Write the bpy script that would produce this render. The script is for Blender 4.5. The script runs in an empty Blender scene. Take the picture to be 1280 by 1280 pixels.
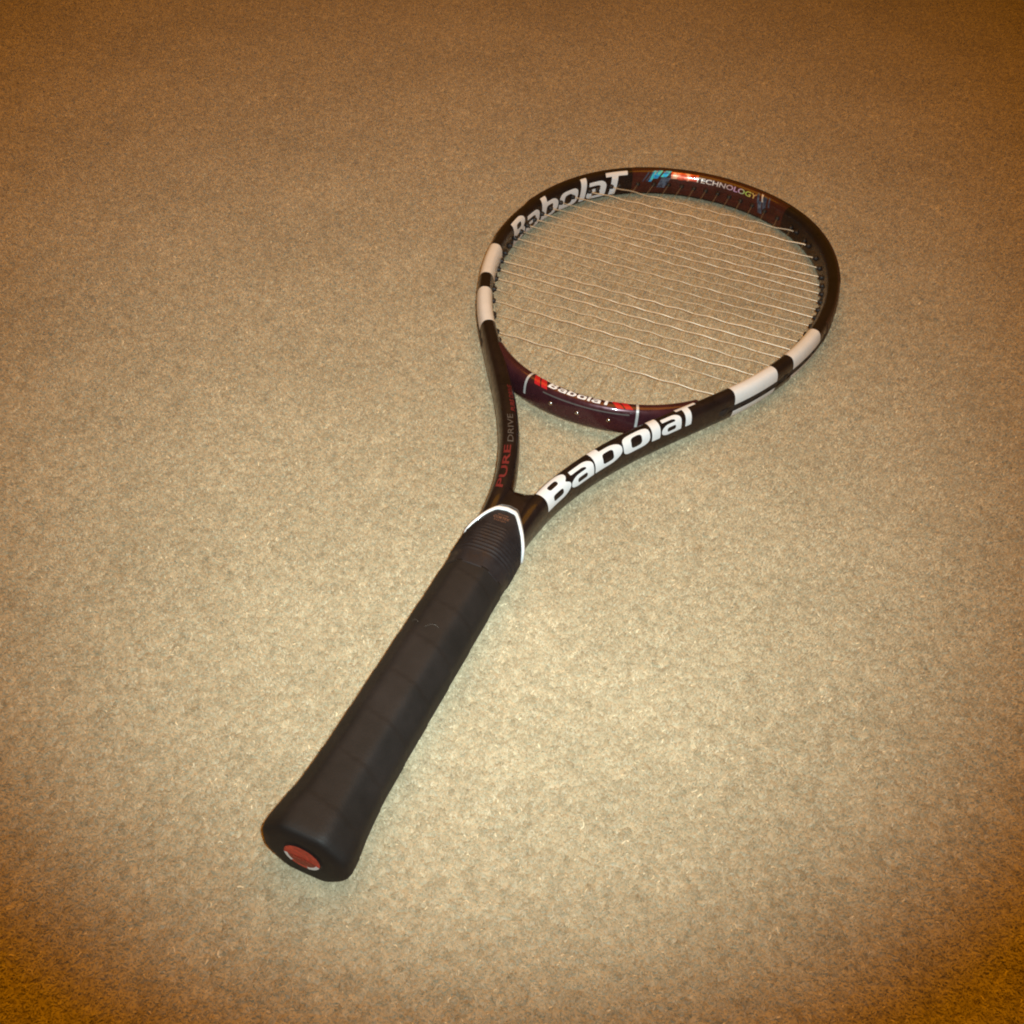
import bpy, bmesh, math, random
import numpy as np
from mathutils import Vector, Matrix

random.seed(7); rng = np.random.default_rng(7)
S = bpy.context.scene
COL = S.collection

# ------------------------------------------------------------------ camera
CP = (-.1523, -.1311, .4073); YAW, PIT, ROL, FPX = .3382, -.7746, .0839, 1245.0
_fw = Vector((math.cos(PIT)*math.cos(YAW), math.cos(PIT)*math.sin(YAW), math.sin(PIT)))
_r = _fw.cross(Vector((0, 0, 1))).normalized(); _u = _r.cross(_fw)
_r2 = math.cos(ROL)*_r + math.sin(ROL)*_u; _u2 = -math.sin(ROL)*_r + math.cos(ROL)*_u
cd = bpy.data.cameras.new('camera'); cam = bpy.data.objects.new('camera', cd); COL.objects.link(cam)
cd.sensor_fit = 'HORIZONTAL'; cd.sensor_width = 36; cd.lens = 36*FPX/1280
cd.clip_start = .01; cd.clip_end = 60
M = Matrix((_r2, _u2, -_fw)).transposed().to_4x4(); M.translation = Vector(CP)
cam.matrix_world = M
S.camera = cam
S.render.filter_size = 2.0; S.cycles.filter_width = 2.0

# ------------------------------------------------------------------ light (a phone flash beside the lens, dim warm room lamp)
S.view_settings.view_transform = 'Standard'; S.view_settings.look = 'None'
S.view_settings.exposure = 0; S.view_settings.gamma = 1
W = bpy.data.worlds.new('World'); S.world = W; W.use_nodes = True
bg = W.node_tree.nodes['Background']; bg.inputs[0].default_value = (1, .39, .01, 1); bg.inputs[1].default_value = .12

def lamp(name, kind, loc, target, col, power, **k):
    l = bpy.data.lights.new(name, kind); l.color = col; l.energy = power
    for a, b in k.items(): setattr(l, a, b)
    o = bpy.data.objects.new(name, l); COL.objects.link(o); o.location = loc
    o.rotation_euler = (Vector(target) - Vector(loc)).to_track_quat('-Z', 'Y').to_euler()
    return o
fl = Vector(CP) + _r2*.016 + _u2*.010
lamp('phone_flash', 'SPOT', fl, (.325, .050, 0), (.69, .88, .93), 19, spot_size=math.radians(77.5), spot_blend=1.0, shadow_soft_size=.006)
lamp('ceiling_lamp', 'AREA', (.50, .14, 1.15), (.50, .14, 0), (1, .385, .004), 8.5, shape='DISK', size=1.3)

# ------------------------------------------------------------------ materials
def mat(name, col=(.5, .5, .5), rough=.5, metal=0, coat=0, spec=.5, emit=None):
    m = bpy.data.materials.new(name); m.use_nodes = True
    b = m.node_tree.nodes['Principled BSDF']
    b.inputs['Base Color'].default_value = (*col, 1); b.inputs['Roughness'].default_value = rough
    b.inputs['Metallic'].default_value = metal; b.inputs['Coat Weight'].default_value = coat
    b.inputs['Coat Roughness'].default_value = .07; b.inputs['Specular IOR Level'].default_value = spec
    return m, m.node_tree.nodes, m.node_tree.links, b
def noise(N, L, scale, detail=3, coord='Object', stretch=None, rough=.5):
    tc = N.new('ShaderNodeTexCoord'); n = N.new('ShaderNodeTexNoise')
    n.inputs['Scale'].default_value = scale; n.inputs['Detail'].default_value = detail; n.inputs['Roughness'].default_value = rough
    if stretch:
        mp = N.new('ShaderNodeMapping'); mp.inputs['Scale'].default_value = stretch
        L.new(tc.outputs[coord], mp.inputs[0]); L.new(mp.outputs[0], n.inputs[0])
    else: L.new(tc.outputs[coord], n.inputs[0])
    return n
def ramp(N, L, src, stops):
    r = N.new('ShaderNodeValToRGB'); e = r.color_ramp.elements
    while len(e) < len(stops): e.new(.5)
    for k, (p, c) in enumerate(stops): e[k].position = p; e[k].color = (*c, 1) if len(c) == 3 else c
    L.new(src, r.inputs[0]); return r
def bump(N, L, src, b, strength=.3, dist=.0003):
    k = N.new('ShaderNodeBump'); k.inputs['Strength'].default_value = strength; k.inputs['Distance'].default_value = dist
    L.new(src, k.inputs['Height']); L.new(k.outputs[0], b.inputs['Normal']); return k

def paint(name, c0, c1, rough=.32, coat=.45, metal=0, scale=60):
    m, N, L, b = mat(name, c0, rough, metal, coat, .30)
    n = noise(N, L, scale, 6, rough=.7)
    r = ramp(N, L, n.outputs[0], [(.35, c0), (.7, c1)]); L.new(r.outputs[0], b.inputs['Base Color'])
    n2 = noise(N, L, 220, 5, rough=.7)
    r2 = ramp(N, L, n2.outputs[0], [(.3, (rough*.7,)*3), (.75, (min(1, rough*1.8),)*3)]); L.new(r2.outputs[0], b.inputs['Roughness'])
    n3 = noise(N, L, 900, 2); bump(N, L, n3.outputs[0], b, .04, .0002)
    return m
M_frame = paint('black_lacquer', (.009, .006, .006), (.017, .010, .010))
def scuff(m, scale, thr, col):  # flecks in the base colour: scuffs, plus painted glints on the dark parts
    N, L = m.node_tree.nodes, m.node_tree.links; b_ = N['Principled BSDF']; src = b_.inputs['Base Color'].links[0].from_socket
    n = noise(N, L, scale, 5, stretch=(1, 2.2, 3), rough=.75); r = ramp(N, L, n.outputs[0], [(thr, (0, 0, 0)), (thr+.05, (1, 1, 1))])
    mx = N.new('ShaderNodeMix'); mx.data_type = 'RGBA'; mx.inputs[7].default_value = (*col, 1)
    L.new(r.outputs[0], mx.inputs[0]); L.new(src, mx.inputs[6]); L.new(mx.outputs[2], b_.inputs['Base Color'])
scuff(M_frame, 260, .70, (.12, .10, .085))
M_dark = paint('dark_sleeve', (.016, .013, .013), (.03, .024, .022), .4, .2)
M_maroon = paint('maroon_lacquer', (.045, .012, .010), (.085, .020, .016), .25, .7)
M_bridge = paint('plum_metallic_lacquer', (.050, .014, .018), (.095, .026, .032), .24, .8, .35)
M_white = paint('white_lacquer', (.82, .83, .82), (.90, .90, .90), .3, .4)
M_letter = paint('white_lettering', (.84, .86, .88), (.90, .92, .93), .35, .3)
scuff(M_white, 240, .71, (.30, .26, .22))
M_red = paint('red_print', (.50, .012, .018), (.62, .02, .025), .3, .6)
M_redd = paint('dull_red_print', (.13, .017, .017), (.21, .027, .026), .4, .2)
M_ghost = paint('dark_grey_outline_print', (.10, .085, .075), (.14, .12, .105), .4, .3)
M_silver = paint('silver_band', (.60, .58, .55), (.72, .70, .66), .28, .3, .3)
M_plug = paint('grommet_nylon', (.020, .017, .016), (.035, .028, .025), .4, 0)
M_bumper = paint('bumper_nylon', (.030, .018, .014), (.060, .032, .022), .33, .1, 0, 90)
scuff(M_bumper, 200, .62, (.14, .09, .065))
M_rubber = paint('collar_rubber', (.017, .014, .015), (.028, .022, .022), .45, 0)
M_cortex = paint('bronze_print', (.20, .09, .05), (.28, .13, .07), .4, 0)
M_rivet = paint('steel_eyelet', (.6, .58, .55), (.7, .68, .65), .2, 0, 1)

def foil(name, stops, scale, base=.35):  # holographic sheen set as fixed base colours
    m, N, L, b = mat(name, (.5, .5, .5), .30, .25, .5)
    n = noise(N, L, scale, 2)
    r = ramp(N, L, n.outputs[0], stops); L.new(r.outputs[0], b.inputs['Base Color'])
    return m
M_cyan = foil('cyan_foil', [(.3, (.02, .22, .75)), (.52, (.03, .55, 1)), (.66, (.10, .95, .75)), (.78, (.6, .95, 1))], 260)
M_hot = foil('orange_red_foil', [(.3, (.45, .03, .015)), (.55, (.9, .14, .05)), (.7, (1, .62, .4))], 160)
M_blue = foil('slate_blue_foil', [(.35, (.03, .045, .08)), (.6, (.12, .17, .26)), (.75, (.3, .36, .42))], 300)
m, N, L, b = mat('rainbow_foil', (.7, .7, .7), .28, .2, .4)          # rainbow sheen of the foil painted along the print, brightest at its start
at = N.new('ShaderNodeAttribute'); at.attribute_name = 'along'
r = ramp(N, L, at.outputs['Fac'], [(0, (1, .93, .82)), (.25, (.92, .86, .82)), (.5, (.62, .52, .52)), (.68, (.75, .45, .85)), (.8, (.45, .75, .15)), (.9, (.85, .75, .2)), (1, (.7, .3, .15))])
L.new(r.outputs[0], b.inputs['Base Color']); M_rain = m

# overgrip: matt black tacky tape, slightly mottled
m, N, L, b = mat('overgrip_tape', (.03, .02, .017), .62, 0, 0, .35)
n = noise(N, L, 45, 5, rough=.65); r = ramp(N, L, n.outputs[0], [(.3, (.011, .0092, .008)), (.7, (.022, .0175, .016))]); L.new(r.outputs[0], b.inputs['Base Color'])
n2 = noise(N, L, 1500, 3); bump(N, L, n2.outputs[0], b, .35, .0003)
M_grip = m
m, N, L, b = mat('cap_red', (.62, .045, .02), .4)
n = noise(N, L, 500, 4); r = ramp(N, L, n.outputs[0], [(.35, (.42, .03, .014)), (.65, (.68, .06, .03))]); L.new(r.outputs[0], b.inputs['Base Color']); M_capred = m
M_capdull = paint('cap_dull_red', (.24, .05, .028), (.36, .07, .04), .45, 0, 0, 700)

# strings: clear nylon
m, N, L, b = mat('clear_nylon', (.80, .70, .50), .4)
tr = N.new('ShaderNodeBsdfTransparent'); tr.inputs[0].default_value = (.985, .98, .96, 1)
gl = N.new('ShaderNodeBsdfGlossy'); gl.inputs['Roughness'].default_value = .42; gl.inputs[0].default_value = (1, .93, .80, 1)
df = N.new('ShaderNodeBsdfDiffuse'); df.inputs[0].default_value = (.90, .84, .66, 1)
m1 = N.new('ShaderNodeMixShader'); m1.inputs[0].default_value = .50; L.new(df.outputs[0], m1.inputs[1]); L.new(gl.outputs[0], m1.inputs[2])
mx = N.new('ShaderNodeMixShader'); mx.inputs[0].default_value = .30
oi = N.new('ShaderNodeObjectInfo'); nn_ = noise(N, L, 28, 2); mm = N.new('ShaderNodeMath'); mm.operation = 'MULTIPLY'; rr_ = N.new('ShaderNodeMapRange'); rr_.inputs[3].default_value = .34; rr_.inputs[4].default_value = 1.05
L.new(oi.outputs['Random'], rr_.inputs[0]); L.new(rr_.outputs[0], mm.inputs[0]); L.new(nn_.outputs[0], mm.inputs[1]); L.new(mm.outputs[0], mx.inputs[0])  # uneven glint of the crosses put into the mix, random per string
L.new(tr.outputs[0], mx.inputs[1]); L.new(m1.outputs[0], mx.inputs[2]); L.new(mx.outputs[0], N['Material Output'].inputs[0]); M_string = m
M_main = m.copy(); M_main.name = 'clear_nylon_no_glint'; ms_ = M_main.node_tree.nodes['Mix Shader.001']; M_main.node_tree.links.remove(ms_.inputs[0].links[0]); ms_.inputs[0].default_value = .11  # same nylon; the mains' missing flash glint is put into a fainter mix
M_lint = paint('pale_lint', (.16, .15, .13), (.42, .40, .35), .6, 0, 0, 300)

# ------------------------------------------------------------------ racket geometry
HA,HB,HX,HE,HS=.1742,.1250,.5050,.0348,.0068
HC=(-2.2e-3,-.8e-3,.1e-3,-.5e-3,.3e-3)
def head_xy(t):
    ct,st=np.cos(t),np.sin(t)
    d=sum(HC[i]*np.cos((i+3)*t) for i in range(5))
    return np.stack([HX+HA*ct+ct*d, HB*st*(1+HE*ct)*(1+HS*ct*ct)+st*d],-1)
def resample(P,step,closed=False):
    d=np.hypot(*np.diff(P,axis=0).T); s=np.r_[0,np.cumsum(d)]
    n=max(2,int(round(s[-1]/step))+1); u=np.linspace(0,s[-1],n)
    return np.stack([np.interp(u,s,P[:,0]),np.interp(u,s,P[:,1])],1),u
def smooth(P,it):
    for _ in range(it):
        Q=P.copy(); Q[1:-1]=.25*P[:-2]+.5*P[1:-1]+.25*P[2:]; P=Q
    return P
ARM=np.array([(.183,.0092),(.205,.0093),(.222,.0101),(.235,.0119),(.250,.0156),(.265,.0206),(.280,.0264),(.295,.0335),(.310,.0412),(.325,.0500),(.340,.0592),(.355,.0688)])
tt=np.linspace(2.33,0,300); hd=head_xy(tt)
half=np.vstack([ARM,hd]); full=np.vstack([half,(half*[1,-1])[::-1][1:]])
CL,_=resample(full,.0015); CL=smooth(CL,30); CL,US=resample(CL,.0015)
LEN=US[-1]
tb=np.linspace(2.28,2*np.pi-2.28,300); BL,_=resample(head_xy(tb),.0015); BL,UB=resample(BL,.0015); LENB=UB[-1]
def frame_at(C,U,u):
    u=np.asarray(u,float); e=.0012
    f=lambda v:np.stack([np.interp(v,U,C[:,0]),np.interp(v,U,C[:,1])],-1)
    p=f(u); d=f(np.clip(u+e,0,U[-1]))-f(np.clip(u-e,0,U[-1])); d/=np.linalg.norm(d,axis=-1,keepdims=True)
    return p,d
def ss(a,b,x): t=np.clip((x-a)/(b-a),0,1); return t*t*(3-2*t)
NE=2.6
def ZC(x): return .0183-.0095*x
def section(u,psi,kind='frame',off=0.):
    """point on the frame / bridge surface; psi 0 = outward, 90deg = up, 180deg = inward"""
    u=np.asarray(u,float); psi=np.asarray(psi,float)
    if kind=='frame':
        p,d=frame_at(CL,US,u); n=np.stack([-d[...,1],d[...,0]],-1)   # outward (curve runs clockwise from +y arm)
        x=p[...,0]; h=ss(.30,.40,x); hw=.0064*(1-h)+.0056*h; hh=.0112*(1-h)+.0109*h; h2=1-ss(.205,.228,x); hw=hw-.0008*h2; hh=hh-.0014*h2
    else:
        p,d=frame_at(BL,UB,u); n=np.stack([d[...,1],-d[...,0]],-1)
        e=np.minimum(u,LENB-u); hw=.0054+.003*(1-ss(0,.02,e)); hh=.0104+0*e
    zc=ZC(p[...,0])
    c,s=np.cos(psi),np.sin(psi); k=(np.abs(c)**NE+np.abs(s)**NE)**(-1/NE)
    a=c*hw*k; b=s*hh*k
    # local normal of the section
    na=np.sign(c)*np.abs(c*k)**(NE-1)/hw; nb=np.sign(s)*np.abs(s*k)**(NE-1)/hh
    L=np.hypot(na,nb); na/=L; nb/=L
    g=0.
    if kind=='frame':
        xg=ss(.372,.382,x); g=-.0013*xg*(1-ss(.0015,.0025,np.abs(b)))*(c>0)
    a=a+na*(off+g); b=b+nb*(off+g)
    q=np.concatenate([p+n*a[...,None],(zc+b)[...,None]],-1)
    nn=np.concatenate([n*na[...,None],nb[...,None]],-1)
    return q,nn


def link(name, me, parent=None, mt=None, sm=True):
    if isinstance(me, bmesh.types.BMesh):
        b_ = me; me = bpy.data.meshes.new(name); b_.to_mesh(me); b_.free()
    if mt: me.materials.clear(); me.materials.append(mt)
    if sm: me.polygons.foreach_set('use_smooth', [True]*len(me.polygons))
    o = bpy.data.objects.new(name, me); COL.objects.link(o)
    if parent: o.parent = parent
    return o
def grid_mesh(name, P, closed_v=False, cap=False):
    """P: (n, m, 3)"""
    n, m_ = P.shape[:2]; F = []
    for i in range(n-1):
        for j in range(m_ if closed_v else m_-1):
            k = (j+1) % m_
            F.append((i*m_+j, (i+1)*m_+j, (i+1)*m_+k, i*m_+k))
    if cap:
        F.append(tuple(range(m_))); F.append(tuple((n-1)*m_+j for j in range(m_))[::-1])
    me = bpy.data.meshes.new(name); me.from_pydata(P.reshape(-1, 3).tolist(), [], F); me.update()
    bm = bmesh.new(); bm.from_mesh(me); bmesh.ops.recalc_face_normals(bm, faces=bm.faces); bm.to_mesh(me); bm.free()
    return me
def strip(name, u0, u1, psis, off, kind, mt, parent, du=.0015, closed=False, cap=False, fn=None, sm=True):
    us = np.linspace(u0, u1, max(2, int(abs(u1-u0)/du)+1))
    U, PS = np.meshgrid(us, np.radians(psis), indexing='ij')
    o = off if fn is None else fn(U, np.degrees(PS))
    q, n_ = section(U, PS, kind, o)
    me = grid_mesh(name, q, closed, cap)
    if not closed:      # sheets laid on the surface must face outward
        me.update(); p = me.polygons[len(me.polygons)//2]; nn = n_[n_.shape[0]//2, n_.shape[1]//2]
        if np.dot(np.array(p.normal), nn) < 0: me.flip_normals()
    return link(name, me, parent, mt, sm)

R = bpy.data.objects.new('tennis_racket', None); COL.objects.link(R)
R['label'] = 'black and white tennis racket with black wrapped grip lying on the beige carpet'; R['category'] = 'tennis racket'

PS_ALL = sorted(set(list(range(-180, 180, 8)) + [-13, -11, -9, -6, -3, 3, 6, 9, 11, 13]))
frame = strip('frame', 0, LEN, PS_ALL, 0, 'frame', M_frame, R, closed=True, cap=True)
bridge = strip('throat_bridge', .040, LENB-.040, list(range(-180, 180, 9)), 0, 'bridge', M_bridge, R, closed=True)

# white rings around the hoop, split by the outer groove
for a0, a1 in ((.2160, .2585), (.2780, .3205)):
    for v0, v1 in ((a0, a1), (LEN-a1, LEN-a0)):
        strip('white_stripe', v0, v1, [13]+list(range(18, 192, 6))+[192], .00012, 'frame', M_white, frame)
        strip('white_stripe', v0, v1, [-168]+list(range(-162, -12, 6))+[-13], .00012, 'frame', M_white, frame)
# nylon strip in the groove, wavy, and bumper guard round the tip
for v0, v1 in ((.200, .345), (LEN-.345, LEN-.200)):
    strip('grommet_strip', v0, v1, [-13, -9, -4, 0, 4, 9, 12], 0, 'frame', M_plug, R,
          fn=lambda U, P: np.where(np.abs(P) < 10, (.0010+.0006*np.sin(U*2*math.pi/.0125))*ss(0, .010, np.minimum(np.abs(U-v0), np.abs(U-v1))), -.0005)-.0006*(1-ss(0, .004, np.minimum(np.abs(U-v0), np.abs(U-v1)))))
def bfn(U, P):
    t = .0005+.0008*ss(.392, .398, U)*(1-ss(.770, .776, U))
    t = t + .0002*np.sin(U*700)*(np.abs(P) < 40)
    edge = (np.abs(P) > 61)
    end = (U < .3365) | (U > LEN-.3365)
    return np.where(edge | end, -.0003, t)
strip('bumper_guard', .335, LEN-.335, [-64, -62, -56, -50, -40, -30, -22, -16, -12, -8, -4, 0, 4, 8, 12, 16, 22, 30, 40, 50, 56, 62, 64], 0, 'frame', M_bumper, R, fn=bfn)
strip('maroon_panel', .512, .660, list(range(68, 230, 6)), .00008, 'frame', M_maroon, frame)
# bridge details
for v in (.0800, .1528):
    strip('silver_band', v, v+.0016, list(range(-10, 150, 8)), .0003, 'bridge', M_silver, bridge, du=.0008)
RP = []
for v0, v1, p0, p1 in ((.0850, .0952, 50, 112), (.1392, .1500, 58, 112)):
    RP.append((v0, v1, p0, p1))
strip('highlight_line', .094, .149, [33, 36, 38], .0001, 'bridge', M_ghost, bridge)  # highlight along the bridge laid on as a thin grey strip
for v in (.1005, .1180, .1372):
    q, n_ = section(np.array(v), np.array(math.radians(6)), 'bridge', .0004)
    bm = bmesh.new(); bmesh.ops.create_uvsphere(bm, u_segments=14, v_segments=8, radius=.0016)
    bmesh.ops.scale(bm, vec=(.45, 1, .8), verts=bm.verts)
    bmesh.ops.translate(bm, vec=q.tolist(), verts=bm.verts); link('eyelet', bm, bridge, M_rivet)

# ------------------------------------------------------------------ lettering, built as thin sheets that follow the surface
def rnd(pts, r=.06, seg=4):
    """polygon with rounded corners; a point may carry its own radius"""
    out = []; n = len(pts)
    for i in range(n):
        p = np.array(pts[i][:2], float); rr = pts[i][2] if len(pts[i]) > 2 else r
        a = np.array(pts[i-1][:2], float)-p; c = np.array(pts[(i+1) % n][:2], float)-p
        la, lc = np.linalg.norm(a), np.linalg.norm(c); k = min(rr, la*.49, lc*.49)
        if k < 1e-4: out.append(tuple(p)); continue
        A = p+a/la*k; C = p+c/lc*k
        for s in range(seg+1):
            t = s/seg; out.append(tuple((1-t)**2*A+2*t*(1-t)*p+t*t*C))
    return out
def rect(x0, y0, x1, y1, r=.05): return rnd([(x0, y0), (x1, y0), (x1, y1), (x0, y1)], r)
GL = {  # heavy rounded letters; unit cap height; (outlines, width)
 'B': ([rnd([(0, 0, .02), (.66, 0, .22), (.84, .22, .16), (.84, .40, .12), (.70, .53, .04), (.80, .66, .1), (.80, .84, .12), (.62, 1, .18), (0, 1, .02)]),
        rect(.24, .18, .58, .41, .08), rect(.24, .62, .54, .82, .08)], .84),
 'a': ([rnd([(.20, 0, .14), (.80, 0, .02), (.80, .56, .18), (.62, .74, .18), (.06, .74, .03), (.06, .58, .03), (.46, .58, .06), (.56, .52, .05), (.56, .45, .04), (.18, .45, .14), (0, .32, .1), (0, .12, .1)]),
        rect(.23, .13, .57, .31, .07)], .80),
 'b': ([rnd([(0, 0, .02), (.58, 0, .2), (.80, .2, .16), (.80, .54, .16), (.60, .74, .2), (.24, .74, .01), (.24, 1, .02), (0, 1, .02)]), rect(.24, .16, .55, .57, .1)], .80),
 'o': ([rnd([(0, 0), (.84, 0), (.84, .74), (0, .74)], .26), rnd([(.25, .16), (.59, .16), (.59, .58), (.25, .58)], .13)], .84),
 'l': ([rnd([(0, .02, .02), (.24, 0, .04), (.24, 1, .02), (0, 1, .02)])], .24),
 't': ([rnd([(.24, 0, .04), (.50, 0, .03), (.50, .82, .02), (.86, .82, .02), (.86, 1, .02), (0, 1, .02), (0, .82, .02), (.24, .82, .02)])], .86),
}
def curve_mesh(polys):
    c = bpy.data.curves.new('tmp', 'CURVE'); c.dimensions = '2D'; c.fill_mode = 'FRONT'
    for P in polys:
        s = c.splines.new('POLY'); s.points.add(len(P)-1)
        for k, p in enumerate(P): s.points[k].co = (p[0], p[1], 0, 1)
        s.use_cyclic_u = True
    return _to_mesh(c)
def text_mesh(body, bold=.0, ext=None):
    c = bpy.data.curves.new('tmp', 'FONT'); c.body = body; c.offset = bold; c.resolution_u = 3
    me = _to_mesh(c)
    co = np.array([v.co[:] for v in me.vertices]); lo = co.min(0); hi = co.max(0)
    for v in me.vertices: v.co.x = (v.co.x-lo[0])/(hi[0]-lo[0]); v.co.y = (v.co.y-lo[1])/(hi[1]-lo[1])
    return me
def _to_mesh(c):
    o = bpy.data.objects.new('tmp', c); COL.objects.link(o)
    dg = bpy.context.evaluated_depsgraph_get(); dg.update()
    me = bpy.data.meshes.new_from_object(o.evaluated_get(dg)); COL.objects.unlink(o); bpy.data.objects.remove(o); bpy.data.curves.remove(c)
    return me
def arc_table(u, kind, p0, p1):
    ps = np.radians(np.linspace(p0, p1, 60)); q, _ = section(np.full(60, u), ps, kind)
    s = np.r_[0, np.cumsum(np.linalg.norm(np.diff(q, axis=0), axis=1))]; return s/s[-1], ps, s[-1]
def wrap(name, me, u0, u1, p0, p1, kind, mt, parent, off=.0002, shear=0., nu=None, nv=10, wid=1.):
    """x 0..wid runs u0 -> u1, y 0..1 runs psi p0 -> p1"""
    bm = bmesh.new(); bm.from_mesh(me)
    nu = nu or max(2, int(abs(u1-u0)/.0015))
    for k in range(1, nu): bmesh.ops.bisect_plane(bm, geom=bm.verts[:]+bm.edges[:]+bm.faces[:], plane_co=(wid*k/nu, 0, 0), plane_no=(1, 0, 0))
    for k in range(1, nv): bmesh.ops.bisect_plane(bm, geom=bm.verts[:]+bm.edges[:]+bm.faces[:], plane_co=(0, k/nv, 0), plane_no=(0, 1, 0))
    s, ps, _l = arc_table((u0+u1)/2, kind, p0, p1)
    X = np.array([v.co[:] for v in bm.verts]); x = X[:, 0]/wid; y = X[:, 1]
    U = u0+(u1-u0)*(x)+shear*(y-.4)*np.sign(u1-u0)
    q, n_ = section(U, np.interp(y, s, ps), kind, off)
    for v, c in zip(bm.verts, q): v.co = c
    out = bpy.data.meshes.new(name); bm.to_mesh(out); bm.free()
    a = out.attributes.new('along', 'FLOAT', 'POINT'); a.data.foreach_set('value', x.astype(np.float32))
    out.update()
    dots = sum(np.dot(np.array(p.normal), n_[p.vertices[0]])*p.area for p in out.polygons)
    if dots < 0: out.flip_normals()
    return link(name, out, parent, mt, True)
def logo(spans, p0, p1, kind, mt, parent, shear=.0, off=.0002):
    for ch, a, c in spans:
        polys, w = GL[ch]
        wrap('letter', curve_mesh(polys), a, c, p0, p1, kind, mt, parent, off, shear, nv=10, wid=w)
# near arm, read from the grip towards the head
lw = bpy.data.meshes.new('lettering')
logo([('B', 1.1235, 1.0995), ('a', 1.0990, 1.0785), ('b', 1.0772, 1.0535), ('o', 1.0525, 1.0300), ('l', 1.0282, 1.0212), ('a', 1.0200, 1.0035), ('t', 1.0045, .9880)],
     16, 120, 'frame', M_letter, frame, .0015)
# far side of the hoop, on its inner wall
logo([('B', .3520, .3755), ('a', .3775, .4005), ('b', .4040, .4285), ('o', .4300, .4540), ('l', .4570, .4635), ('a', .4650, .4860), ('t', .4845, .5060)],
     222, 108, 'frame', M_letter, frame, .0025)
# the same word on the two sides the camera sees edge-on is left plain
wrap('letter', text_mesh('PURE', .02), .0465, .0840, 99, 64, 'frame', M_redd, frame)
wrap('letter', text_mesh('DRIVE'), .0870, .1130, 108, 78, 'frame', M_ghost, frame)
wrap('letter', text_mesh('PURE DRIVE', .02), .1165, .1425, 124, 100, 'frame', M_redd, frame)
for v0, v1, p0, p1 in RP:
    w_ = (v1-v0)*.42
    for q in (v0, v0+w_*1.25):
        wrap('red_mark', curve_mesh([rect(0, 0, 1, 1, .02)]), q, q+w_, p0, p1, 'bridge', M_red, bridge, .00015, -.0042, nu=4)
# bridge word
sp = []; u = .0958; ws = [GL[c][1] for c in 'Babolat']; tot = sum(ws)+.12*6; sc_ = .0418/tot
for c in 'Babolat': sp.append((c, u, u+GL[c][1]*sc_)); u += (GL[c][1]+.12)*sc_
logo(sp, 66, 112, 'bridge', M_letter, bridge, .0006)
# tip
wrap('letter', text_mesh('TECHNOLOGY', .015), .5690, .6280, 151, 128, 'frame', M_rain, frame, .0003)
wrap('letter', text_mesh('GT', .03), .5520, .5660, 153, 124, 'frame', M_hot, frame, .0003)
def slash(u0, u1, p0, p1, sh, mt, w=.0020):
    wrap('foil_slash', curve_mesh([rect(0, 0, 1, 1, .02)]), u0, u0+w if u1 is None else u1, p0, p1, 'frame', mt, frame, .00025, sh, nu=2)
for k in range(3): slash(.5235+k*.0035, None, 168, 120-k*3, .006, M_blue if k != 2 else M_silver, .0011)
for a, w, p0, p1, mt in ((.5290, .0028, 168, 114, M_cyan), (.5330, .0042, 154, 110, M_cyan), (.5378, .0016, 190, 118, M_blue), (.5398, .0052, 146, 110, M_cyan), (.5375, .0070, 194, 148, M_blue)):
    slash(a, None, p0, p1, .005, mt, w)
slash(.5475, .5720, 150, 116, 0, M_hot)  # red glow of the flash on the tip, painted as a fixed-colour patch
for a, w, p0, p1, mt in ((.6290, .0020, 160, 112, M_blue), (.6320, .0040, 200, 150, M_blue), (.6330, .0016, 150, 110, M_silver), (.6360, .0035, 185, 120, M_blue), (.6410, .0014, 160, 114, M_blue)):
    slash(a, None, p0, p1, -.003, mt, w)

# ------------------------------------------------------------------ strings and grommets
ZS = lambda x: ZC(x)
RS = .00058
def inner_pts():
    U = np.linspace(.15, LEN-.15, 2500); q, _ = section(U, np.full(U.shape, math.pi), 'frame'); return U, q
UI, QI = inner_pts()
UBI = np.linspace(.01, LENB-.01, 800); QB, _ = section(UBI, np.full(UBI.shape, math.pi), 'bridge')
CX = [.635, .617, .600, .5855, .572, .5595, .5475, .5355, .5235, .5115, .499, .4868, .4745, .462, .449, .4352, .4203, .4045, .3855]
MY = [s*v for v in (.0053, .0157, .0262, .0372, .0490, .0615, .0750, .0895) for s in (1, -1)]
def tube(name, P, r, mt, parent, seg=8):
    P = np.asarray(P, float); T = np.gradient(P, axis=0); T /= np.linalg.norm(T, axis=1)[:, None]
    up = np.array([0, 0, 1.]); 
    A = np.cross(T, up); la = np.linalg.norm(A, axis=1)
    A[la < .1] = np.cross(T[la < .1], [1, 0, 0]); A /= np.linalg.norm(A, axis=1)[:, None]; Bn = np.cross(A, T)
    r = np.broadcast_to(r, (len(P),))
    th = np.linspace(0, 2*math.pi, seg, endpoint=False)
    G = P[:, None]+r[:, None, None]*(A[:, None]*np.cos(th)[None, :, None]+Bn[:, None]*np.sin(th)[None, :, None])
    return link(name, grid_mesh(name, G, True, True), parent, mt)
def hoop_x(y, far=True):      # x of the hoop's inner wall at this y (tip end), bridge end
    Q = QI[QI[:, 0] > .5] if far else np.vstack([QI[(QI[:, 0] < .5)], QB])
    Q = Q[np.argsort(np.abs(Q[:, 1]-y))[:4]]
    return float(Q[:, 0].max() if far else Q[:, 0].max())
def hoop_y(x, s):
    Q = QI[QI[:, 1]*s > 0]; i = np.argsort(np.abs(Q[:, 0]-x))[:2]; return float(Q[i, 1].mean())
def grommet(p, d, n):
    p = np.array(p); d = np.array(d)/np.linalg.norm(d)
    tube('grommet', [p-d*.0015, p+d*.0008, p+d*.0022, p+d*.0027], [.0021, .0021, .0016, .0011], M_plug, R, 8)
amp = .00040
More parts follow.
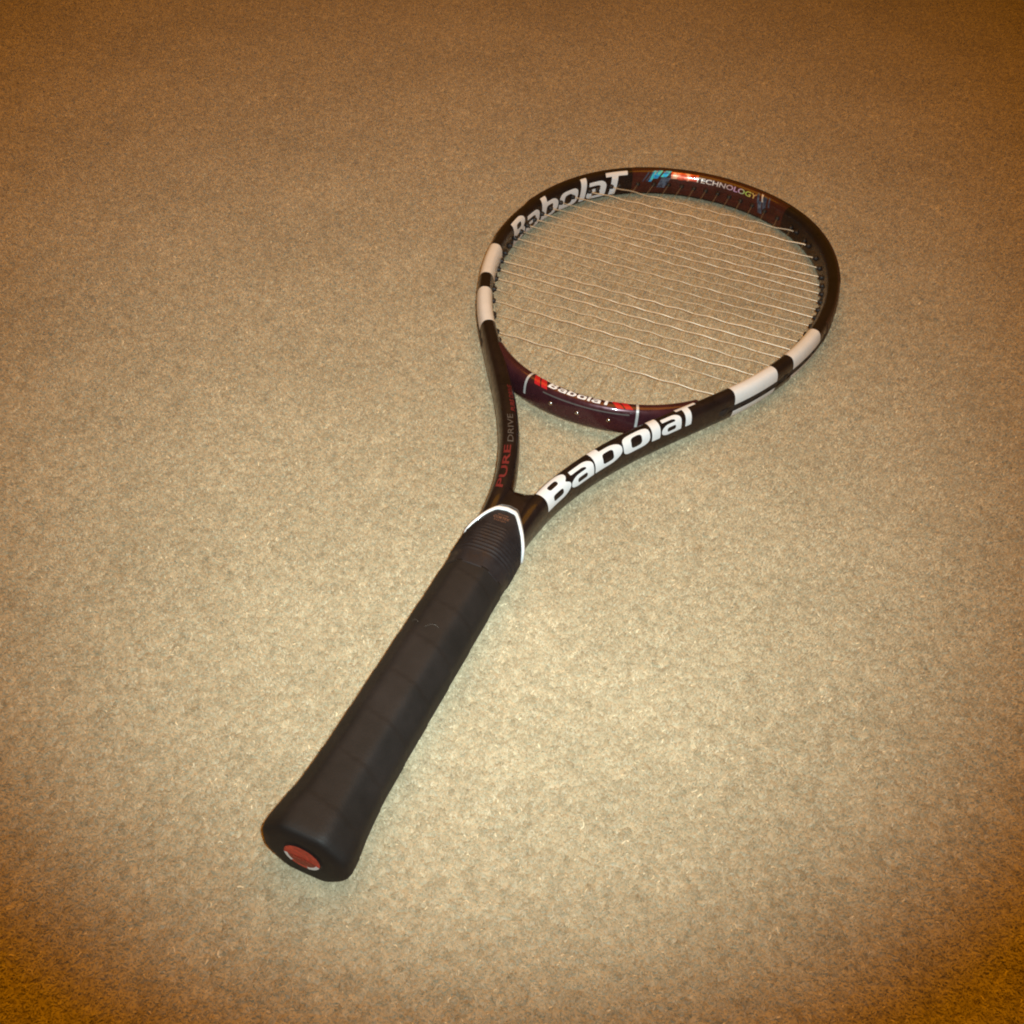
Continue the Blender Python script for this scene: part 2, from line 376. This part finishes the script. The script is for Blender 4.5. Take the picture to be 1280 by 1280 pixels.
for i, x in enumerate(CX):
    y0, y1 = hoop_y(x, -1), hoop_y(x, 1)
    y = np.arange(y0-.0005, y1+.0005, .0018); sgn = np.zeros_like(y)
    ms = np.array(sorted(MY)); ks = np.array([1 if (i+j) % 2 else -1 for j in range(len(ms))])
    kk = np.r_[y0, ms, y1]; vv = np.r_[0, ks, 0]; o_ = np.argsort(kk)
    xs = (y-y0)/(y1-y0)
    # smooth interpolation between alternating crossings
    idx = np.clip(np.searchsorted(kk[o_], y)-1, 0, len(kk)-2); a = kk[o_][idx]; c = kk[o_][idx+1]; t = np.clip((y-a)/(c-a+1e-9), 0, 1)
    z = vv[o_][idx]*(1-t*t*(3-2*t))+vv[o_][idx+1]*t*t*(3-2*t)
    bow = .0006*np.sin(i*2.3)*np.sin(xs*math.pi) + .00022*z*math.sin(i*1.7+1)
    P = np.stack([x+bow+0*y, y, ZS(x)+amp*z], 1); tube('cross_string', P, RS, M_string, R)
    for yy, s in ((y0, 1), (y1, -1)): grommet((x, yy, ZS(x)), (0, s, 0), 0)
for j, y in enumerate(sorted(MY)):
    x1 = hoop_x(y, True); x0 = hoop_x(y, False)
    x = np.arange(x0-.0005, x1+.0005, .0018)
    cs = np.array(sorted(CX)); ks = np.array([-1 if ((len(CX)-1-k)+j) % 2 else 1 for k in range(len(cs))])
    sel = (cs > x0+.003) & (cs < x1-.003)
    kk = np.r_[x0, cs[sel], x1]; vv = np.r_[0, ks[sel], 0]
    idx = np.clip(np.searchsorted(kk, x)-1, 0, len(kk)-2); a = kk[idx]; c = kk[idx+1]; t = np.clip((x-a)/(c-a+1e-9), 0, 1)
    z = vv[idx]*(1-t*t*(3-2*t))+vv[idx+1]*t*t*(3-2*t)
    tube('main_string', np.stack([x, y+0*x, ZS(x)+amp*z], 1), RS*.9, M_main, R)
    grommet((x1, y, ZS(x1)), (-1, 0, 0), 0); grommet((x0, y, ZS(x0)), (1, 0, 0), 0)
# small barrels between the string holes along the inside wall (the strip's own row of pegs)
for u in list(np.arange(.19, .36, .0075))+list(np.arange(LEN-.40, LEN-.19, .0075)):
    q, n_ = section(np.array(u), np.array(math.radians(183)), 'frame')
    bm = bmesh.new(); bmesh.ops.create_cube(bm, size=1)
    bmesh.ops.bevel(bm, geom=bm.edges[:], offset=.15, segments=1, affect='EDGES')
    bmesh.ops.scale(bm, vec=(.0018, .0020, .0026), verts=bm.verts)
    bmesh.ops.rotate(bm, cent=(0, 0, 0), matrix=Matrix.Rotation(math.atan2(n_[1], n_[0]), 3, 'Z'), verts=bm.verts)
    bmesh.ops.translate(bm, vec=q.tolist(), verts=bm.verts); link('peg', bm, R, M_plug)

# ------------------------------------------------------------------ shaft, grip, collar, butt cap
def oct_r(th, hw, hh, p=11., dk=1.015):
    d = (hw+hh)/2*dk
    return (np.abs(np.cos(th)/hw)**p+np.abs(np.sin(th)/hh)**p+np.abs(np.cos(th-math.pi/4)/d)**p+np.abs(np.cos(th+math.pi/4)/d)**p)**(-1/p)
TH = np.linspace(0, 2*math.pi, 72, endpoint=False)
def oct_ring(x, hw, hh, p=11., add=0.):
    r = oct_r(TH, hw, hh, p)+add
    return np.stack([np.broadcast_to(x, TH.shape), r*np.cos(TH), ZC(x)+r*np.sin(TH)], -1)
# shaft: fills between the two arms down to the crotch
rows = []
for s in np.linspace(0, 1, 26):
    row = []
    for th in TH:
        c, sn = math.cos(th), math.sin(th); k = (abs(c)**3.4+abs(sn)**3.4)**(-1/3.4)
        x = .180+s*(.2305-.180); hw = float(np.interp(x, [.18, .205, .222, .2305], [.0150, .0148, .0120, .0085])); hh = .0102
        yy = c*k*hw; xx = x+ss(.8, 1., s)*(-.0012+.0085*(yy/.0085)**2)
        row.append((xx, yy, ZC(xx)+sn*k*hh))
    rows.append(row)
link('shaft', grid_mesh('shaft', np.array(rows), True, True), R, M_frame)

prof = [(-.0002, .0150, .0132), (.0000, .0170, .0150), (.0006, .0188, .0165), (.0018, .0199, .0174), (.004, .0205, .0178), (.008, .0204, .0178), (.013, .0198, .0175), (.020, .0187, .0169), (.030, .0176, .0163), (.042, .0170, .0159), (.06, .0168, .0157), (.12, .0167, .0155), (.172, .0166, .0154), (.180, .0166, .0153)]
pa = np.array(prof)
rows = []
for x in np.r_[np.linspace(-.0002, .004, 9), np.arange(.006, .1672, .0011)]:
    hw = np.interp(x, pa[:, 0], pa[:, 1]); hh = np.interp(x, pa[:, 0], pa[:, 2])
    ph = ((x/.0235+TH/(2*math.pi)) % 1.)                       # one turn of the tape every 23.5 mm
    add = (.00030*(ph)-.00015)*ss(.004, .02, x)
    rows.append(oct_ring(x, hw, hh, 20., add))
grip = link('grip', grid_mesh('grip', np.array(rows), True, True), R, M_grip)
# emblem in the butt cap
def disc(name, x, rad, a0, a1, r0, mt, par, zs=1., n=48, zoff=0):
    a = np.linspace(a0, a1, n); G = []
    for rr in np.linspace(r0, 1, 5): G.append(np.stack([np.full(n, x), -rad*rr*np.cos(a), ZC(0)+zoff+rad*zs*rr*np.sin(a)], 1))
    me = grid_mesh(name, np.array(G)); me.update()
    if me.polygons[0].normal.x > 0: me.flip_normals()
    return link(name, me, par, mt)
tau = 2*math.pi
EM = .0004
cap_e = disc('emblem_rim', -.0004, .0094, 0, tau, .02, M_rubber, R, .95, zoff=EM)
em = disc('emblem', -.0007, .0084, 0, tau, .02, M_capred, R, .95, zoff=EM)
d1 = disc('emblem_mark', -.00085, .0084, math.radians(184), math.radians(228), .80, M_white, em, .95, zoff=EM)
d2 = disc('emblem_mark', -.00085, .0084, math.radians(286), math.radians(342), .80, M_white, em, .95, zoff=EM)
d3 = disc('emblem_mark', -.00080, .0066, math.radians(188), math.radians(345), .18, M_capdull, em, .95, zoff=EM)
tm = text_mesh('BABOLAT', .02); nco = [(-.00090, -(-.0042+.0084*v.co.x), ZC(0)+EM-.0022+.0018*v.co.y) for v in tm.vertices]
for v, c in zip(tm.vertices, nco): v.co = c
link('letter', tm, em, M_capred, False)

# ribbed rubber collar with a trapezoid front edge
def front(yy):      # x of the collar's front edge for a lateral position
    a = abs(yy); return float(np.interp(a, [0, .0056, .0125, .0170], [.2118, .2108, .2005, .1915]))
def collar_pt(j, s, add=0., ext=0.):
    th = TH[j]; y1 = oct_r(th, .0160, .0140)*math.cos(th); xe = front(y1)+ext
    x = .1655+s*(xe-.1655)
    hw = float(np.interp(x, [.166, .180, .190, .200, .213], [.0168, .0172, .0171, .0168, .0166])); hh = float(np.interp(x, [.166, .182, .192, .204, .213], [.0156, .0159, .0152, .0138, .0130]))
    rib = 0.
    if .1755 < x < .1985 and s < .93: rib = .00045*max(-.3, math.sin((x-.1755)*tau/.0026))
    r = float(oct_r(th, hw, hh, 12., float(np.interp(x, [.1655, .180, .192], [1.015, 1.02, 1.035]))))+rib+add
    return (x, r*math.cos(th), ZC(x)+r*math.sin(th))
rows = [[collar_pt(j, s) for j in range(len(TH))] for s in np.linspace(0, 1, 90)]
rows = [[collar_pt(j, 0, -.0015) for j in range(len(TH))]]+rows+[[collar_pt(j, 1, -.003) for j in range(len(TH))]]
collar = link('collar', grid_mesh('collar', np.array(rows), True), R, M_rubber)
rows = [[collar_pt(j, 1, a, e) for j in range(len(TH))] for a, e in ((-.002, -.0004), (.0004, -.0003), (.0010, .0002), (.0011, .0019), (.0006, .0023), (-.003, .0027))]
link('collar_trim', grid_mesh('collar_trim', np.array(rows), True), R, M_white)
rows = [[collar_pt(j, 1, a, e) for j in range(len(TH))] for a, e in ((-.004, .0018), (-.0006, .0022), (-.0008, .0046), (-.0014, .0050), (-.004, .0052))]
link('collar_housing', grid_mesh('collar_housing', np.array(rows), True), R, M_frame)
rows = [[collar_pt(j, 1, a, e) for j in range(len(TH))] for a, e in ((-.0012, .0043), (-.0003, .0045), (-.0003, .0050), (-.0012, .0052))]
link('collar_line', grid_mesh('collar_line', np.array(rows), True), R, M_ghost)
# small print on the collar's flat top
def flat_text(body, x0, yw, h, mt, bold=.0):
    me = text_mesh(body, bold)
    for v in me.vertices:
        y = yw/2-yw*v.co.x; x = x0+h*v.co.y
        v.co = (x, y, ZC(x)+float(np.interp(x, [.166, .182, .192, .204, .213], [.0161, .0160, .0152, .0138, .0130]))+.00025)
    me.update()
    if me.polygons[0].normal.z < 0: me.flip_normals()
    link('letter', me, collar, mt, False)
flat_text('WOOFER', .2062, .0062, .0011, M_cortex)
flat_text('CORTEX', .2032, .0090, .0022, M_cortex, .01)
flat_text('SYSTEM', .2012, .0068, .0012, M_cortex)
# pale lint stuck to the grip
for (x, th0, l, k) in ((.118, 78, .006, 1), (.120, 62, .004, -1)):
    P = []
    for t in np.linspace(0, 1, 10):
        th = math.radians(th0+k*38*t*(l/.01)); xx = x+l*.5*math.sin(t*2.4)
        r = float(oct_r(th, np.interp(xx, pa[:, 0], pa[:, 1]), np.interp(xx, pa[:, 0], pa[:, 2]), 9.))+.0006
        P.append((xx, r*math.cos(th), ZC(xx)+r*math.sin(th)))
    tube('lint_fibre', P, .00003, M_lint, grip, 5)

# ------------------------------------------------------------------ carpet
def carpet_mat(name, pile):
    m, N, L, b = mat(name, (.5, .4, .25), .75)
    b.inputs['Specular IOR Level'].default_value = .35
    g = N.new('ShaderNodeNewGeometry')
    def ns(scale, det, rough=.55):
        n = N.new('ShaderNodeTexNoise'); n.inputs['Scale'].default_value = scale; n.inputs['Detail'].default_value = det; n.inputs['Roughness'].default_value = rough
        L.new(g.outputs['Position'], n.inputs[0]); return n
    n1 = ns(9, 4); n2 = ns(150, 3); n3 = ns(2.2, 2)
    r1 = ramp(N, L, n1.outputs[0], [(.3, (.505, .404, .252)), (.7, (.580, .472, .302))])
    r2 = ramp(N, L, n2.outputs[0], [(.3, (.90, .89, .88)), (.7, (1.07, 1.07, 1.07))])
    mx = N.new('ShaderNodeMix'); mx.data_type = 'RGBA'; mx.blend_type = 'MULTIPLY'; mx.inputs[0].default_value = 1
    L.new(r1.outputs[0], mx.inputs[6]); L.new(r2.outputs[0], mx.inputs[7])
    last = mx.outputs[2]
    n4 = ns(62, 3, .6); r4 = ramp(N, L, n4.outputs[0], [(.34, (.955, .95, .945)), (.66, (1.04, 1.04, 1.04))])
    mx4 = N.new('ShaderNodeMix'); mx4.data_type = 'RGBA'; mx4.blend_type = 'MULTIPLY'; mx4.inputs[0].default_value = 1
    L.new(last, mx4.inputs[6]); L.new(r4.outputs[0], mx4.inputs[7]); last = mx4.outputs[2]
    if pile:
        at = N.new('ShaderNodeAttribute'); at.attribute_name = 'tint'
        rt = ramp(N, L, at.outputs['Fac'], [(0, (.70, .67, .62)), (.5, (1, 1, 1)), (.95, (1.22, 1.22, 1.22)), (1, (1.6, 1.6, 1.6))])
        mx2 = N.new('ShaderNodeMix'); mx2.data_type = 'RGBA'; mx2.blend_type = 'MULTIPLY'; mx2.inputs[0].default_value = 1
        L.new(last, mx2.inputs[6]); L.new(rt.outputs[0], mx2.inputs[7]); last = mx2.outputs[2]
    # a few small old spots in the pile
    for (sx, sy, rad, st) in SPOTS:
        d = N.new('ShaderNodeVectorMath'); d.operation = 'DISTANCE'; d.inputs[1].default_value = (sx, sy, 0); L.new(g.outputs['Position'], d.inputs[0])
        mr = N.new('ShaderNodeMapRange'); mr.inputs[1].default_value = rad*.3; mr.inputs[2].default_value = rad; mr.inputs[3].default_value = st; mr.inputs[4].default_value = 0
        L.new(d.outputs['Value'], mr.inputs[0])
        k = N.new('ShaderNodeMix'); k.data_type = 'RGBA'; k.blend_type = 'MULTIPLY'; k.inputs[7].default_value = (.62, .48, .34, 1)
        L.new(mr.outputs[0], k.inputs[0]); L.new(last, k.inputs[6]); last = k.outputs[2]
    L.new(last, b.inputs['Base Color'])
    b.inputs['Sheen Weight'].default_value = .25; b.inputs['Sheen Roughness'].default_value = .4
    if pile:
        b.inputs['Roughness'].default_value = .5
    else:
        v = N.new('ShaderNodeTexVoronoi'); v.inputs['Scale'].default_value = 330; L.new(g.outputs['Position'], v.inputs[0]); bump(N, L, v.outputs[0], b, .8, .002)
    return m
SPOTS = [(.262, -.100, .0055, .45), (.328, -.092, .005, .35), (.48, -.171, .006, .15), (.231, -.061, .005, .2)]
me = bpy.data.meshes.new('carpet_backing'); me.from_pydata([(-6, -6, -.0042), (8, -6, -.0042), (8, 8, -.0042), (-6, 8, -.0042)], [], [(0, 1, 2, 3)])
o = link('floor', me, None, carpet_mat('carpet_backing', False), False); o['kind'] = 'structure'

# four square tiles of cut pile; geometry nodes lay them out over the floor
TILE = .1020; NV = 4; SP = .0027; NT = int(round(TILE/SP))
V = []; F = []; TI = []; TN = []
for k in range(NV):
    gx, gy = np.meshgrid(np.arange(NT), np.arange(NT)); c = np.stack([gx.ravel()+.5*(gy.ravel() % 2), gy.ravel()], 1)*SP-TILE/2+SP/2
    c = c+rng.uniform(-.36, .36, c.shape)*SP
    for (cx, cy) in c:
        hgt = rng.uniform(.0029, .0039); tone = float(np.clip(rng.normal(.5, .13), 0, .95)); R0 = rng.uniform(.0017, .0022); a0 = rng.uniform(0, tau)
        el = rng.uniform(0, math.pi); lx, ly = rng.normal(0, .0004, 2)
        def surf(rr, a, lift=0.):      # a point on the low mound that one tuft makes
            w_ = R0*(1+.25*math.cos(2*(a-el)))
            return (cx+lx*(1-rr)+w_*rr*math.cos(a), cy+ly*(1-rr)+w_*rr*math.sin(a), hgt*(1-.30*min(rr, 1.3)**2)+lift)
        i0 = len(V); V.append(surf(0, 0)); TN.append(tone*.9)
        for q in range(6): V.append(surf(1.5, a0+q*tau/6)); TN.append(tone*.8)  # mound rim tinted darker, shade of the gaps put into the colour
        for q in range(6): F.append((i0, i0+1+q, i0+1+(q+1) % 6)); TI.append(k)
        for q in range(13):            # yarn ends curling over it
            a = rng.uniform(0, tau); r0 = rng.uniform(0, .8); da = rng.uniform(-1.5, 1.5); r1 = r0+rng.uniform(.3, .9); lf = rng.uniform(.0002, .0013)
            w = rng.uniform(.00016, .00034); i0 = len(V); tilt = rng.normal(0, .26)
            tn = float(np.clip(tone+rng.normal(0, .12), 0, .95)); tn = 1. if rng.random() < .010 else tn  # a few yarn ends get their sparkle as a bright tint
            pts = [surf(r0+(r1-r0)*t, a+da*t, lf*(.35+.65*math.sin(math.pi*min(1, t*1.05+.1)))) for t in (0, .5, 1)]
            for t in range(3):
                p = pts[t]; p2 = pts[min(2, t+1)]; p1 = pts[max(0, t-1)]; dx, dy = p2[0]-p1[0], p2[1]-p1[1]; L_ = math.hypot(dx, dy)+1e-9
                wx, wy = -dy/L_*w, dx/L_*w; wz = w*tilt
                V.append((p[0]-wx, p[1]-wy, p[2]-wz)); V.append((p[0]+wx, p[1]+wy, p[2]+wz)); TN += [tn, tn]
            for s_ in range(2): F.append((i0+2*s_, i0+2*s_+1, i0+2*s_+3, i0+2*s_+2)); TI.append(k)
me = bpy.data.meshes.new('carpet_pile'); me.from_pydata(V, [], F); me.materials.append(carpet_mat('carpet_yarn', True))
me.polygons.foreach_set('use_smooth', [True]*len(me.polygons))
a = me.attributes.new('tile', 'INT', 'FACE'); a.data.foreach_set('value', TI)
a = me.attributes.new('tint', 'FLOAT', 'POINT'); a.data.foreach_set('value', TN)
pile = bpy.data.objects.new('carpet_pile', me); COL.objects.link(pile); pile['kind'] = 'stuff'
pile['label'] = 'beige cut pile carpet covering the floor under the racket'; pile['category'] = 'carpet'
ng = bpy.data.node_groups.new('carpet_layout', 'GeometryNodeTree')
ng.interface.new_socket('Geometry', in_out='INPUT', socket_type='NodeSocketGeometry'); ng.interface.new_socket('Geometry', in_out='OUTPUT', socket_type='NodeSocketGeometry')
Nn, Ln = ng.nodes, ng.links
gi = Nn.new('NodeGroupInput'); go = Nn.new('NodeGroupOutput')
X0, X1, Y0, Y1 = -.45, 1.75, -.75, 1.15
nx, ny = int((X1-X0)/TILE)+1, int((Y1-Y0)/TILE)+1
gr = Nn.new('GeometryNodeMeshGrid'); gr.inputs[0].default_value = (nx-1)*TILE; gr.inputs[1].default_value = (ny-1)*TILE; gr.inputs[2].default_value = nx; gr.inputs[3].default_value = ny
tg = Nn.new('GeometryNodeTransform'); tg.inputs['Translation'].default_value = ((X0+X1)/2, (Y0+Y1)/2, -.0042); Ln.new(gr.outputs[0], tg.inputs[0])
jn = Nn.new('GeometryNodeJoinGeometry')
na = Nn.new('GeometryNodeInputNamedAttribute'); na.data_type = 'INT'; na.inputs[0].default_value = 'tile'
for k in range(NV):
    cmpn = Nn.new('FunctionNodeCompare'); cmpn.data_type = 'INT'; cmpn.operation = 'EQUAL'
    ins = [s for s in cmpn.inputs if s.type == 'INT']; Ln.new(na.outputs['Attribute'], ins[0]); ins[1].default_value = k
    sp_ = Nn.new('GeometryNodeSeparateGeometry'); sp_.domain = 'FACE'; Ln.new(gi.outputs[0], sp_.inputs[0]); Ln.new(cmpn.outputs[0], sp_.inputs[1])
    g2 = Nn.new('GeometryNodeGeometryToInstance'); Ln.new(sp_.outputs[0], g2.inputs[0]); Ln.new(g2.outputs[0], jn.inputs[0])
ip = Nn.new('GeometryNodeInstanceOnPoints'); Ln.new(tg.outputs[0], ip.inputs['Points']); Ln.new(jn.outputs[0], ip.inputs['Instance'])
ip.inputs['Pick Instance'].default_value = True
rv = Nn.new('FunctionNodeRandomValue'); rv.data_type = 'INT'; ii = [s for s in rv.inputs if s.type == 'INT']
ii[0].default_value = 0; ii[1].default_value = NV-1; ii[-1].default_value = 5
Ln.new([s for s in rv.outputs if s.type == 'INT'][0], ip.inputs['Instance Index'])
r2_ = Nn.new('FunctionNodeRandomValue'); r2_.data_type = 'INT'; ii = [s for s in r2_.inputs if s.type == 'INT']; ii[0].default_value = 0; ii[1].default_value = 1; ii[-1].default_value = 9
mu = Nn.new('ShaderNodeMath'); mu.operation = 'MULTIPLY'; mu.inputs[1].default_value = math.pi; Ln.new([s for s in r2_.outputs if s.type == 'INT'][0], mu.inputs[0])
cx_ = Nn.new('ShaderNodeCombineXYZ'); Ln.new(mu.outputs[0], cx_.inputs[2]); Ln.new(cx_.outputs[0], ip.inputs['Rotation'])
Ln.new(ip.outputs[0], go.inputs[0])
md = pile.modifiers.new('layout', 'NODES'); md.node_group = ng
